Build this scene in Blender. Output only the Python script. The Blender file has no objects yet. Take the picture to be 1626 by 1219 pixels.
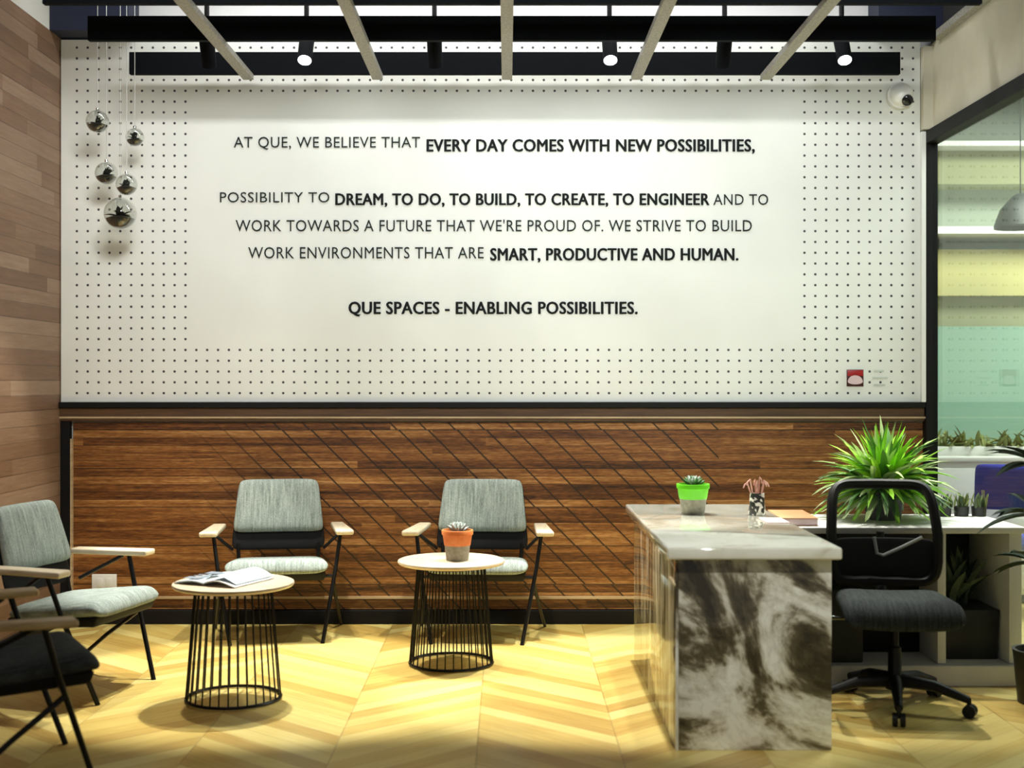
import bpy, bmesh, math, random
from mathutils import Vector, Matrix

random.seed(7)
SC = bpy.context.scene
COL = SC.collection
PI = math.pi

# ------------------------------------------------------------------ camera
# looking straight along +Y, eye 1.45 m above the floor
cam_d = bpy.data.cameras.new('camera')
cam = bpy.data.objects.new('camera', cam_d)
COL.objects.link(cam)
cam.location = (0, 0, 1.45)
cam.rotation_euler = (PI / 2, 0, 0)
cam_d.sensor_width = 36.0
cam_d.sensor_fit = 'HORIZONTAL'
cam_d.lens = 2050 / 1626 * 36
cam_d.shift_x = 8 / 1626
cam_d.shift_y = -6.5 / 1626
cam_d.dof.use_dof = True
cam_d.dof.focus_distance = 7.2
cam_d.dof.aperture_fstop = 1.7
SC.camera = cam

# ------------------------------------------------------------------ world and light
SC.view_settings.view_transform = 'Standard'
SC.view_settings.look = 'None'
SC.view_settings.gamma = 1
SC.view_settings.use_curve_mapping = False
SC.view_settings.exposure = 0.0
w = bpy.data.worlds.new('world')
SC.world = w
w.use_nodes = True
w.node_tree.nodes['Background'].inputs[0].default_value = (1.0, 0.96, 0.87, 1)
w.node_tree.nodes['Background'].inputs[1].default_value = 0.215


def spot(name, loc, target, power, cone, blend, size, color=(1, 0.95, 0.86)):
    l = bpy.data.lights.new(name, 'SPOT')
    l.energy = power
    l.spot_size = math.radians(cone)
    l.spot_blend = blend
    l.shadow_soft_size = size
    l.color = color
    o = bpy.data.objects.new(name, l)
    COL.objects.link(o)
    o.location = loc
    o.rotation_euler = (Vector(target) - Vector(loc)).to_track_quat('-Z', 'Y').to_euler()
    return o


# ceiling downlights over the seating corner, tight pools on the floor
for x in (-1.95, -0.95, 0.05):
    spot('overhead_spot', (x, 6.72, 3.15), (x, 6.64, 0), 210, 54, 0.25, 0.04, (1, 0.95, 0.80))
spot('overhead_spot', (0.95, 6.60, 3.15), (0.95, 6.50, 0), 190, 54, 0.28, 0.04, (1, 0.96, 0.84))
spot('overhead_spot', (2.0, 6.2, 3.15), (1.95, 6.1, 0), 80, 60, 0.6, 0.05, (1, 0.96, 0.88))
# the three lit track heads between the baffles throw light back into the room
for x in (-1.105, 0.565, 1.845):
    spot('track_light', (x, 7.00, 3.14), (x - 0.05, 6.28, 0), 520 if x < 1 else 300, 41, 0.30, 0.03, (1.0, 0.97, 0.88))
# out-of-view spots added to light the written wall evenly
for x in (-1.05, 0.4, 1.7):
    spot('offscreen_wall_spot', (x, 3.9, 3.25), (x, 7.66, 2.35), 212, 62, 0.9, 0.30, (0.93, 0.985, 0.985))
# wash on the timber wall at the left
spot('offscreen_wall_spot', (-0.9, 4.2, 3.2), (-2.65, 6.6, 1.9), 190, 70, 0.8, 0.2, (1, 0.97, 0.93))


# unseen spot added to brighten the marble desk front
spot('overhead_spot', (0.85, 2.9, 3.2), (0.98, 5.05, 0.50), 230, 19, 0.5, 0.08, (1, 0.98, 0.92))


def area(name, loc, rot, power, sx, sy, color):
    l = bpy.data.lights.new(name, 'AREA')
    l.shape = 'RECTANGLE'
    l.size = sx
    l.size_y = sy
    l.energy = power
    l.color = color
    o = bpy.data.objects.new(name, l)
    COL.objects.link(o)
    o.location = loc
    o.rotation_euler = rot
    return o


# added area light above the baffles, brightening the gaps between them
area('added_void_light', (-0.1, 6.95, 3.90), (math.radians(38), 0, 0), 34, 3.9, 0.08, (1.0, 1.0, 0.98))
# ceiling panel light of the office beyond the glass
area('office_ceiling_light', (4.0, 7.6, 3.5), (0, 0, 0), 165, 2.0, 1.2, (0.97, 1.0, 0.93))

# ------------------------------------------------------------------ materials
M = {}


def mat(name, color=(0.5, 0.5, 0.5), rough=0.5, metal=0.0, coat=0.0, emit=None, strength=0.0, spec=0.5):
    m = bpy.data.materials.new(name)
    m.use_nodes = True
    b = m.node_tree.nodes['Principled BSDF']
    b.inputs['Base Color'].default_value = (*color, 1)
    b.inputs['Roughness'].default_value = rough
    b.inputs['Metallic'].default_value = metal
    b.inputs['Coat Weight'].default_value = coat
    b.inputs['Specular IOR Level'].default_value = spec
    if emit:
        b.inputs['Emission Color'].default_value = (*emit, 1)
        b.inputs['Emission Strength'].default_value = strength
    M[name] = m
    return m


class NT:
    """small helper that chains shader nodes"""

    def __init__(self, m):
        self.t = m.node_tree
        self.b = m.node_tree.nodes['Principled BSDF']

    def n(self, typ, **kw):
        o = self.t.nodes.new(typ)
        for k, v in kw.items():
            setattr(o, k, v)
        return o

    def l(self, a, b):
        self.t.links.new(a, b)

    def put(self, sock, v):
        if isinstance(v, bpy.types.NodeSocket):
            self.l(v, sock)
        else:
            sock.default_value = v

    def m(self, op, a, b=0.0, c=0.0):
        o = self.n('ShaderNodeMath', operation=op)
        for i, v in enumerate((a, b, c)):
            self.put(o.inputs[i], v)
        return o.outputs[0]

    def coord(self):
        o = self.n('ShaderNodeTexCoord')
        s = self.n('ShaderNodeSeparateXYZ')
        self.l(o.outputs['Object'], s.inputs[0])
        return o.outputs['Object'], s.outputs[0], s.outputs[1], s.outputs[2]

    def vec(self, x, y, z):
        o = self.n('ShaderNodeCombineXYZ')
        for i, v in enumerate((x, y, z)):
            self.put(o.inputs[i], v)
        return o.outputs[0]

    def noise(self, vec, scale, detail=4, rough=0.6, dist=0.0):
        o = self.n('ShaderNodeTexNoise')
        self.l(vec, o.inputs['Vector'])
        o.inputs['Scale'].default_value = scale
        o.inputs['Detail'].default_value = detail
        o.inputs['Roughness'].default_value = rough
        o.inputs['Distortion'].default_value = dist
        return o.outputs['Fac']

    def white(self, vec):
        o = self.n('ShaderNodeTexWhiteNoise')
        self.l(vec, o.inputs['Vector'])
        return o.outputs['Value']

    def ramp(self, fac, stops):
        o = self.n('ShaderNodeValToRGB')
        el = o.color_ramp.elements
        while len(el) < len(stops):
            el.new(0.5)
        for e, (p, c) in zip(el, stops):
            e.position = p
            e.color = (*c, 1)
        self.l(fac, o.inputs[0])
        return o.outputs[0]

    def mix(self, fac, a, b, mode='MIX'):
        o = self.n('ShaderNodeMix', data_type='RGBA', blend_type=mode)
        self.put(o.inputs[0], fac)
        for s, v in ((o.inputs[6], a), (o.inputs[7], b)):
            if isinstance(v, bpy.types.NodeSocket):
                self.l(v, s)
            else:
                s.default_value = (*v, 1)
        return o.outputs[2]

    def base(self, c):
        self.l(c, self.b.inputs['Base Color'])

    def bump(self, h, strength, dist=0.01):
        o = self.n('ShaderNodeBump')
        o.inputs['Strength'].default_value = strength
        o.inputs['Distance'].default_value = dist
        self.l(h, o.inputs['Height'])
        self.l(o.outputs[0], self.b.inputs['Normal'])


def speckle(name, c1, c2, scale, rough=0.8, bump=0.0, detail=4):
    m = mat(name, c1, rough)
    t = NT(m)
    v, x, y, z = t.coord()
    f = t.noise(v, scale, detail)
    t.base(t.ramp(f, [(0.3, c1), (0.7, c2)]))
    if bump:
        t.bump(f, bump, 0.004)
    return m


# --- dark timber panelling of the back wall: horizontal boards cut by diagonal grooves
def wall_wood():
    m = mat('panel_wood', rough=0.42)
    t = NT(m)
    v, x, y, z = t.coord()
    row = t.m('FLOOR', t.m('DIVIDE', z, 0.046))
    big = t.m('FLOOR', t.m('DIVIDE', z, 0.23))
    seg = t.m('FLOOR', t.m('DIVIDE', t.m('ADD', x, t.m('MULTIPLY', t.white(t.vec(row, 3.0, 0.0)), 2.0)), 2.4))
    rnd = t.white(t.vec(row, seg, 1.0))
    grain = t.noise(t.vec(t.m('MULTIPLY', x, 1.1), t.m('MULTIPLY', rnd, 9.0), t.m('MULTIPLY', z, 26.0)), 1.7, 6, 0.72)
    fine = t.noise(t.vec(t.m('MULTIPLY', x, 9.0), 0.0, t.m('MULTIPLY', z, 60.0)), 2.0, 4, 0.6)
    f = t.m('ADD', t.m('MULTIPLY', rnd, 0.20), t.m('ADD', t.m('MULTIPLY', grain, 0.66), t.m('MULTIPLY', fine, 0.36)))
    c = t.ramp(f, [(0.42, (0.022, 0.007, 0.002)), (0.54, (0.125, 0.040, 0.008)), (0.66, (0.27, 0.108, 0.026)), (0.80, (0.50, 0.26, 0.09))])
    # thin board joints
    fz = t.m('FRACT', t.m('DIVIDE', z, 0.046))
    joint = t.m('MULTIPLY', t.m('LESS_THAN', fz, 0.07), 0.55)
    fb = t.m('FRACT', t.m('DIVIDE', z, 0.23))
    joint2 = t.m('MULTIPLY', t.m('LESS_THAN', fb, 0.022), 0.9)
    # diagonal grooves, each course shifted a little
    s = t.m('ADD', x, t.m('ADD', z, t.m('MULTIPLY', t.white(t.vec(big, 9.0, 2.0)), 0.05)))
    fd = t.m('FRACT', t.m('DIVIDE', s, 0.174))
    dg = t.m('LESS_THAN', fd, 0.075)
    inx = t.m('MULTIPLY', t.m('MINIMUM', t.m('MAXIMUM', t.m('DIVIDE', t.m('ADD', x, 1.95), 0.6), 0.0), 1.0), t.m('LESS_THAN', x, 1.262))
    dg = t.m('MULTIPLY', t.m('MULTIPLY', dg, inx), 0.95)
    g = t.m('MINIMUM', t.m('ADD', t.m('ADD', joint, joint2), dg), 0.92)
    t.base(t.mix(g, c, (0.012, 0.005, 0.002)))
    t.bump(t.m('SUBTRACT', t.m('MULTIPLY', f, 0.35), g), 0.5, 0.006)
    return m


wall_wood()


# --- lighter boards of the left wall (runs along Y)
def side_wood():
    m = mat('side_wood', rough=0.55)
    t = NT(m)
    v, x, y, z = t.coord()
    row = t.m('FLOOR', t.m('DIVIDE', z, 0.085))
    seg = t.m('FLOOR', t.m('DIVIDE', t.m('ADD', y, t.m('MULTIPLY', t.white(t.vec(row, 5.0, 0.0)), 3.0)), 0.9))
    rnd = t.white(t.vec(row, seg, 4.0))
    grain = t.noise(t.vec(0.0, t.m('MULTIPLY', y, 2.0), t.m('MULTIPLY', z, 30.0)), 1.5, 6, 0.7)
    f = t.m('ADD', t.m('MULTIPLY', rnd, 0.5), t.m('MULTIPLY', grain, 0.6))
    c = t.ramp(f, [(0.2, (0.14, 0.075, 0.043)), (0.5, (0.205, 0.118, 0.07)), (0.85, (0.31, 0.21, 0.145))])
    fz = t.m('FRACT', t.m('DIVIDE', z, 0.085))
    joint = t.m('MULTIPLY', t.m('LESS_THAN', fz, 0.06), 0.40)
    t.base(t.mix(joint, c, (0.02, 0.01, 0.005)))
    t.bump(t.m('SUBTRACT', f, joint), 0.4, 0.006)
    return m


side_wood()


# --- pale oak chevron floor
def floor_wood():
    m = mat('oak_floor', rough=0.32, coat=0.25)
    m.node_tree.nodes['Principled BSDF'].inputs['Coat Roughness'].default_value = 0.18
    t = NT(m)
    v, x, y, z = t.coord()
    u = t.m('DIVIDE', t.m('ADD', x, 0.12), 0.56)
    colm = t.m('FLOOR', u)
    fu = t.m('FRACT', u)
    par = t.m('MODULO', t.m('ADD', colm, 100.0), 2.0)
    tri = t.m('ADD', t.m('MULTIPLY', par, t.m('SUBTRACT', 1.0, fu)), t.m('MULTIPLY', t.m('SUBTRACT', 1.0, par), fu))
    s = t.m('DIVIDE', t.m('ADD', y, t.m('MULTIPLY', tri, 0.5)), 0.125)
    idx = t.m('FLOOR', s)
    fs = t.m('FRACT', s)
    rnd = t.white(t.vec(colm, idx, 0.5))
    gv = t.vec(t.m('MULTIPLY', fu, 1.4), t.m('MULTIPLY', s, 2.2), t.m('MULTIPLY', rnd, 30.0))
    grain = t.noise(gv, 1.8, 5, 0.65)
    f = t.m('ADD', t.m('MULTIPLY', rnd, 0.55), t.m('MULTIPLY', grain, 0.55))
    c = t.ramp(f, [(0.2, (0.46, 0.28, 0.065)), (0.5, (0.66, 0.49, 0.14)), (0.8, (0.77, 0.64, 0.235))])
    e = t.m('MAXIMUM', t.m('LESS_THAN', fs, 0.035), t.m('LESS_THAN', fu, 0.010))
    e = t.m('MULTIPLY', e, 0.4)
    t.base(t.mix(e, c, (0.16, 0.08, 0.02)))
    t.bump(t.m('SUBTRACT', t.m('MULTIPLY', f, 0.2), e), 0.15, 0.003)
    return m


floor_wood()


# --- white perforated board, smooth field in the middle
def perforated():
    m = mat('perforated_white', (0.80, 0.82, 0.77), 0.55)
    t = NT(m)
    v, x, y, z = t.coord()
    p = 0.0645
    q = 0.0641
    fx = t.m('SUBTRACT', t.m('FRACT', t.m('DIVIDE', t.m('ADD', x, 2.2643), p)), 0.5)
    fz = t.m('SUBTRACT', t.m('FRACT', t.m('DIVIDE', t.m('SUBTRACT', z, 1.3395), q)), 0.5)
    d = t.m('SQRT', t.m('ADD', t.m('MULTIPLY', fx, fx), t.m('MULTIPLY', fz, fz)))
    hole = t.m('LESS_THAN', d, 0.115)
    inside = t.m('MULTIPLY',
                 t.m('MULTIPLY', t.m('GREATER_THAN', x, -1.875), t.m('LESS_THAN', x, 1.715)),
                 t.m('MULTIPLY', t.m('GREATER_THAN', z, 1.655), t.m('LESS_THAN', z, 3.135)))
    edge = t.m('MULTIPLY', t.m('GREATER_THAN', x, -2.60), t.m('LESS_THAN', x, 2.46))
    edge = t.m('MULTIPLY', edge, t.m('GREATER_THAN', z, 1.345))
    hole = t.m('MULTIPLY', t.m('MULTIPLY', hole, edge), t.m('SUBTRACT', 1.0, inside))
    tone = t.noise(v, 1.3, 3, 0.5)
    c = t.ramp(tone, [(0.35, (0.76, 0.78, 0.74)), (0.65, (0.83, 0.85, 0.81))])
    t.base(t.mix(t.m('MULTIPLY', hole, 0.97), c, (0.02, 0.02, 0.025)))
    return m


perforated()


# --- polished grey-brown marble
def marble(name, stretch, seed):
    m = mat(name, rough=0.06, coat=0.6)
    m.node_tree.nodes['Principled BSDF'].inputs['Coat Roughness'].default_value = 0.02
    t = NT(m)
    v, x, y, z = t.coord()
    vv = t.vec(t.m('ADD', t.m('MULTIPLY', x, stretch[0]), seed), t.m('MULTIPLY', y, stretch[1]), t.m('MULTIPLY', z, stretch[2]))
    # slanted flow: turn the domain before warping
    r = t.n('ShaderNodeVectorRotate', rotation_type='AXIS_ANGLE')
    t.l(vv, r.inputs['Vector'])
    r.inputs['Axis'].default_value = (0, 1, 0)
    r.inputs['Angle'].default_value = -0.75
    st = t.n('ShaderNodeMapping')
    t.l(r.outputs[0], st.inputs[0])
    st.inputs['Scale'].default_value = (0.75, 1.0, 1.1)
    a = t.noise(st.outputs[0], 1.55, 9, 0.62, 2.6)
    b = t.noise(st.outputs[0], 6.0, 6, 0.65, 1.2)
    f = t.m('ADD', t.m('MULTIPLY', a, 0.75), t.m('MULTIPLY', b, 0.28))
    c = t.ramp(f, [(0.40, (0.03, 0.024, 0.013)), (0.465, (0.10, 0.084, 0.048)), (0.495, (0.28, 0.25, 0.17)),
                   (0.53, (0.60, 0.58, 0.47)), (0.60, (0.86, 0.87, 0.78))])
    k = t.noise(st.outputs[0], 3.1, 8, 0.6, 2.8)
    vein = t.m('SUBTRACT', 1.0, t.m('MINIMUM', t.m('MULTIPLY', t.m('ABSOLUTE', t.m('SUBTRACT', k, 0.5)), 32.0), 1.0))
    t.base(t.mix(t.m('MULTIPLY', vein, 0.16), c, (0.05, 0.04, 0.028)))
    return m


marble('marble', (1, 1, 1), 3.7)
marble('marble_side', (1, 2.6, 0.35), 8.1)
M['marble_side'].node_tree.nodes['Principled BSDF'].inputs['Coat Weight'].default_value = 0.0
M['marble_side'].node_tree.nodes['Principled BSDF'].inputs['Specular IOR Level'].default_value = 0.3


def marble_top():
    m = mat('marble_top', rough=0.05, coat=0.7)
    m.node_tree.nodes['Principled BSDF'].inputs['Coat Roughness'].default_value = 0.015
    t = NT(m)
    v, x, y, z = t.coord()
    a = t.noise(v, 3.0, 7, 0.6, 1.2)
    t.base(t.ramp(a, [(0.32, (0.50, 0.46, 0.35)), (0.46, (0.78, 0.78, 0.66)), (0.65, (0.89, 0.90, 0.82))]))
    return m


marble_top()


# --- ribbed upholstery
def fabric(name, c1, c2):
    m = mat(name, rough=0.95, spec=0.15)
    t = NT(m)
    v, x, y, z = t.coord()
    rib = t.noise(t.vec(t.m('MULTIPLY', x, 95.0), t.m('MULTIPLY', y, 10.0), t.m('MULTIPLY', z, 7.0)), 1.0, 3, 0.7)
    sp = t.noise(v, 140.0, 2, 0.5)
    f = t.m('ADD', t.m('MULTIPLY', rib, 0.65), t.m('MULTIPLY', sp, 0.35))
    t.base(t.ramp(f, [(0.34, c1), (0.64, c2)]))
    t.bump(f, 0.35, 0.004)
    return m


fabric('grey_fabric', (0.15, 0.185, 0.175), (0.38, 0.435, 0.41))
fabric('black_fabric', (0.016, 0.019, 0.019), (0.045, 0.052, 0.052))
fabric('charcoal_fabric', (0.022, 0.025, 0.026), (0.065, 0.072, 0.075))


def light_wood(name, c1, c2, axis_scale=(30, 3, 30)):
    m = mat(name, rough=0.4)
    t = NT(m)
    v, x, y, z = t.coord()
    f = t.noise(t.vec(t.m('MULTIPLY', x, axis_scale[0]), t.m('MULTIPLY', y, axis_scale[1]), t.m('MULTIPLY', z, axis_scale[2])), 1.2, 5, 0.6)
    t.base(t.ramp(f, [(0.3, c1), (0.7, c2)]))
    return m


light_wood('arm_wood', (0.60, 0.49, 0.33), (0.80, 0.72, 0.56))
light_wood('arm_wood_tan', (0.40, 0.27, 0.12), (0.60, 0.44, 0.24))
light_wood('table_wood', (0.54, 0.42, 0.28), (0.68, 0.57, 0.42), (4, 22, 4))
light_wood('trim_wood', (0.055, 0.028, 0.012), (0.12, 0.06, 0.028), (3, 3, 60))
light_wood('trim_pale', (0.42, 0.30, 0.17), (0.62, 0.48, 0.30), (3, 3, 60))
light_wood('tan_board', (0.40, 0.20, 0.08), (0.54, 0.31, 0.15), (4, 30, 4))

mat('black_metal', (0.012, 0.012, 0.013), 0.35, 0.6)
mat('black_plastic', (0.007, 0.0075, 0.008), 0.5, spec=0.25)
mat('frame_black', (0.006, 0.006, 0.007), 0.6, spec=0.2)
mat('black_shell', (0.006, 0.006, 0.007), 0.6, spec=0.2)
mat('baffle_black', (0.004, 0.005, 0.007), 0.8, spec=0.1)
mat('navy', (0.012, 0.018, 0.05), 0.6)
speckle('channel_metal', (0.20, 0.195, 0.165), (0.42, 0.41, 0.37), 90, 0.5, 0.2, 2)
speckle('plaster_cream', (0.50, 0.47, 0.36), (0.66, 0.63, 0.51), 1.6, 0.8)
speckle('plaster_grey', (0.62, 0.62, 0.63), (0.80, 0.80, 0.80), 1.2, 0.8)
mat('ceiling_dark', (0.03, 0.03, 0.035), 0.9)
mat('white_paint', (0.82, 0.83, 0.80), 0.4)
mat('white_plastic', (0.80, 0.81, 0.79), 0.35)
mat('ink', (0.007, 0.009, 0.009), 0.7, spec=0.15)
mat('ink_soft', (0.022, 0.027, 0.025), 0.7, spec=0.15)
mat('ink_pale', (0.56, 0.60, 0.55), 0.5)
mat('red_enamel', (0.36, 0.012, 0.016), 0.4)
mat('pink_enamel', (0.72, 0.55, 0.58), 0.4)
mat('maroon_enamel', (0.055, 0.008, 0.012), 0.4)
mat('lens', (1, 1, 1), 0.3, emit=(0.93, 0.96, 1.0), strength=14)
mat('dark_glass', (0.01, 0.01, 0.012), 0.05)
mat('chrome', (0.75, 0.76, 0.76), 0.15, 1.0)
mat('steel_grey', (0.33, 0.35, 0.35), 0.35, 0.3)
mat('green_glaze', (0.13, 0.62, 0.012), 0.35)
speckle('orange_glaze', (0.72, 0.17, 0.035), (0.85, 0.30, 0.10), 20, 0.5)
speckle('concrete', (0.22, 0.21, 0.17), (0.36, 0.345, 0.29), 45, 0.85, 0.2)
speckle('soil', (0.015, 0.010, 0.006), (0.05, 0.035, 0.02), 60, 0.95, 0.4)
speckle('succulent_pale', (0.34, 0.42, 0.40), (0.66, 0.72, 0.70), 30, 0.6)
speckle('succulent_green', (0.04, 0.13, 0.05), (0.14, 0.28, 0.12), 30, 0.6)
speckle('fern_bright', (0.20, 0.56, 0.012), (0.48, 0.84, 0.06), 9, 0.5)
speckle('fern_pale', (0.42, 0.60, 0.20), (0.68, 0.80, 0.48), 9, 0.5)
speckle('fern_dark', (0.025, 0.11, 0.012), (0.08, 0.24, 0.03), 9, 0.5)
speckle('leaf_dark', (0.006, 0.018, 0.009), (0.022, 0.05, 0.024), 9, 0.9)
speckle('leaf_olive', (0.12, 0.17, 0.04), (0.27, 0.32, 0.10), 9, 0.6)
speckle('leaf_grey', (0.05, 0.085, 0.045), (0.15, 0.20, 0.11), 9, 0.6)
speckle('moss_dark', (0.006, 0.006, 0.004), (0.022, 0.02, 0.013), 40, 0.95, 0.3)
speckle('planter_black', (0.012, 0.014, 0.012), (0.03, 0.033, 0.03), 5, 0.5)
mat('pot_white', (0.78, 0.79, 0.75), 0.4)
mat('paper_white', (0.80, 0.83, 0.85), 0.6)
mat('paper_blue', (0.50, 0.60, 0.68), 0.55)
mat('paper_grey', (0.16, 0.20, 0.25), 0.55)
mat('paper_pink', (0.80, 0.62, 0.62), 0.6)
mat('copper_pink', (0.66, 0.38, 0.32), 0.4, 0.3)
mat('blue_cloth', (0.012, 0.035, 0.42), 0.8)
mat('painted_soffit_glow', (0.60, 0.55, 0.22), 0.7)  # warm light on the office soffit, put into the colour
mat('olive_paint', (0.36, 0.37, 0.20), 0.8)
mat('grey_green_paint', (0.42, 0.48, 0.38), 0.8)
mat('cable', (0.62, 0.64, 0.62), 0.3)


def zebra():
    m = mat('zebra', rough=0.4)
    t = NT(m)
    v, x, y, z = t.coord()
    f = t.noise(v, 26.0, 2, 0.4, 1.5)
    t.base(t.ramp(f, [(0.49, (0.012, 0.012, 0.012)), (0.53, (0.72, 0.70, 0.66))]))


zebra()


def glass(name, tint, gloss, alpha_tint):
    m = bpy.data.materials.new(name)
    m.use_nodes = True
    nt = m.node_tree
    nt.nodes.clear()
    out = nt.nodes.new('ShaderNodeOutputMaterial')
    tr = nt.nodes.new('ShaderNodeBsdfTransparent')
    tr.inputs[0].default_value = (*alpha_tint, 1)
    gl = nt.nodes.new('ShaderNodeBsdfGlossy')
    gl.inputs[0].default_value = (*tint, 1)
    gl.inputs['Roughness'].default_value = 0.02
    fr = nt.nodes.new('ShaderNodeLayerWeight')
    fr.inputs[0].default_value = gloss
    mx = nt.nodes.new('ShaderNodeMixShader')
    nt.links.new(fr.outputs['Facing'], mx.inputs[0])
    nt.links.new(tr.outputs[0], mx.inputs[1])
    nt.links.new(gl.outputs[0], mx.inputs[2])
    nt.links.new(mx.outputs[0], out.inputs[0])
    M[name] = m


glass('globe_glass', (0.95, 0.97, 0.96), 0.32, (0.90, 0.92, 0.90))
glass('pane_glass', (0.9, 0.95, 0.92), 0.06, (0.93, 0.97, 0.94))


def frosted():
    m = mat('frosted_glass', (0.33, 0.54, 0.42), 0.55)
    t = NT(m)
    t.b.inputs['Alpha'].default_value = 0.92


frosted()


def mesh_net():
    m = mat('net_black', (0.012, 0.013, 0.014), 0.6)
    t = NT(m)
    t.b.inputs['Alpha'].default_value = 0.32


mesh_net()


# ------------------------------------------------------------------ mesh tools
class MB:
    def __init__(self):
        self.bm = bmesh.new()

    def _merge(self, tmp, mtx=None):
        if mtx is not None:
            tmp.transform(mtx)
        me = bpy.data.meshes.new('tmp')
        tmp.to_mesh(me)
        tmp.free()
        self.bm.from_mesh(me)
        bpy.data.meshes.remove(me)

    def box(self, lo, hi, bev=0.0, seg=2, mtx=None):
        t = bmesh.new()
        bmesh.ops.create_cube(t, size=1)
        lo, hi = Vector(lo), Vector(hi)
        for v in t.verts:
            v.co = Vector([lo[i] + (v.co[i] + 0.5) * (hi[i] - lo[i]) for i in range(3)])
        if bev:
            bmesh.ops.bevel(t, geom=list(t.edges), offset=bev, segments=seg, affect='EDGES', profile=0.5)
        self._merge(t, mtx)
        return self

    def hexa(self, bottom, top, bev=0.0, seg=2):
        """eight-cornered solid: bottom and top quads in the same order"""
        t = bmesh.new()
        b = [t.verts.new(p) for p in bottom]
        u = [t.verts.new(p) for p in top]
        t.faces.new(b[::-1])
        t.faces.new(u)
        for i in range(4):
            t.faces.new((b[i], b[(i + 1) % 4], u[(i + 1) % 4], u[i]))
        bmesh.ops.recalc_face_normals(t, faces=t.faces)
        if bev:
            bmesh.ops.bevel(t, geom=list(t.edges), offset=bev, segments=seg, affect='EDGES', profile=0.5)
        self._merge(t)
        return self

    def tube(self, pts, r, seg=8, cap=True, close=False):
        pts = [Vector(p) for p in pts]
        n = len(pts)
        rs = r if isinstance(r, (list, tuple)) else [r] * n
        rings = []
        prev = None
        for i, p in enumerate(pts):
            if close:
                d = pts[(i + 1) % n] - pts[i - 1]
            else:
                d = pts[min(i + 1, n - 1)] - pts[max(i - 1, 0)]
            d.normalize()
            if prev is None:
                a = Vector((0, 0, 1)) if abs(d.z) < 0.9 else Vector((1, 0, 0))
                s = d.cross(a).normalized()
            else:
                s = (prev - d * prev.dot(d)).normalized()
            prev = s
            q = d.cross(s)
            rings.append([self.bm.verts.new(p + (s * math.cos(k * 2 * PI / seg) + q * math.sin(k * 2 * PI / seg)) * rs[i]) for k in range(seg)])
        last = n if close else n - 1
        for i in range(last):
            A, B = rings[i], rings[(i + 1) % n]
            for k in range(seg):
                self.bm.faces.new((A[k], A[(k + 1) % seg], B[(k + 1) % seg], B[k]))
        if cap and not close:
            self.bm.faces.new(rings[0][::-1])
            self.bm.faces.new(rings[-1])
        return self

    def ring(self, c, R, r, n=40, seg=6):
        return self.tube([(c[0] + R * math.cos(a * 2 * PI / n), c[1] + R * math.sin(a * 2 * PI / n), c[2]) for a in range(n)], r, seg, close=True)

    def lathe(self, prof, c=(0, 0, 0), seg=32, mtx=None):
        """prof = [(r, z)...] from bottom to top"""
        t = bmesh.new()
        rings = []
        for (r, z) in prof:
            if r < 1e-6:
                rings.append([t.verts.new((0, 0, z))])
            else:
                rings.append([t.verts.new((r * math.cos(k * 2 * PI / seg), r * math.sin(k * 2 * PI / seg), z)) for k in range(seg)])
        for A, B in zip(rings, rings[1:]):
            for k in range(seg):
                k2 = (k + 1) % seg
                if len(A) == 1 and len(B) == 1:
                    continue
                if len(A) == 1:
                    t.faces.new((A[0], B[k2], B[k]))
                elif len(B) == 1:
                    t.faces.new((A[k], A[k2], B[0]))
                else:
                    t.faces.new((A[k], A[k2], B[k2], B[k]))
        bmesh.ops.recalc_face_normals(t, faces=t.faces)
        m = Matrix.Translation(c)
        if mtx is not None:
            m = m @ mtx
        self._merge(t, m)
        return self

    def pillow(self, fn, thick, nu=26, nv=22, sharp=6.0):
        """soft slab: fn(u, v) -> (point, normal) for u, v in -1..1"""
        F, B = [], []
        for j in range(nv + 1):
            rf, rb = [], []
            for i in range(nu + 1):
                u = -1 + 2 * i / nu
                v = -1 + 2 * j / nv
                u = math.sin(u * PI / 2)
                v = math.sin(v * PI / 2)
                k = 0.11
                uu = u * math.sqrt(max(0, 1 - k * v ** 10))
                vv = v * math.sqrt(max(0, 1 - k * u ** 10))
                p, nrm = fn(uu, vv)
                th = thick / 2 * (max(0, 1 - abs(u) ** sharp) ** 0.5) * (max(0, 1 - abs(v) ** sharp) ** 0.5)
                rim = i in (0, nu) or j in (0, nv)
                a = self.bm.verts.new(Vector(p) + Vector(nrm) * th)
                rf.append(a)
                rb.append(a if rim else self.bm.verts.new(Vector(p) - Vector(nrm) * th))
            F.append(rf)
            B.append(rb)
        for j in range(nv):
            for i in range(nu):
                self.bm.faces.new((F[j][i], F[j][i + 1], F[j + 1][i + 1], F[j + 1][i]))
                q = [B[j][i], B[j + 1][i], B[j + 1][i + 1], B[j][i + 1]]
                if len(set(q)) == 4:
                    try:
                        self.bm.faces.new(q)
                    except ValueError:
                        pass
        return self

    def blade(self, base, direction, length, width, droop=0.6, n=7, fold=0.25, tip=0.0, zmin=-9.0):
        """one long leaf: starts along direction and bends down"""
        p = Vector(base)
        d = Vector(direction).normalized()
        L, R, C = [], [], []
        for i in range(n + 1):
            t = i / n
            wd = width * (math.sin(PI * min(1, 0.18 + 0.82 * t)) ** 0.8 if i < n else tip)
            s = d.cross(Vector((0, 0, 1)))
            if s.length < 1e-3:
                s = Vector((1, 0, 0))
            s.normalize()
            nn = s.cross(d).normalized()
            C.append(self.bm.verts.new(p))
            L.append(self.bm.verts.new(p + s * wd / 2 + nn * wd * fold))
            R.append(self.bm.verts.new(p - s * wd / 2 + nn * wd * fold))
            p = p + d * (length / n)
            p.z = max(p.z, zmin)
            d = (d + Vector((0, 0, -1)) * droop / n).normalized()
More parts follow.
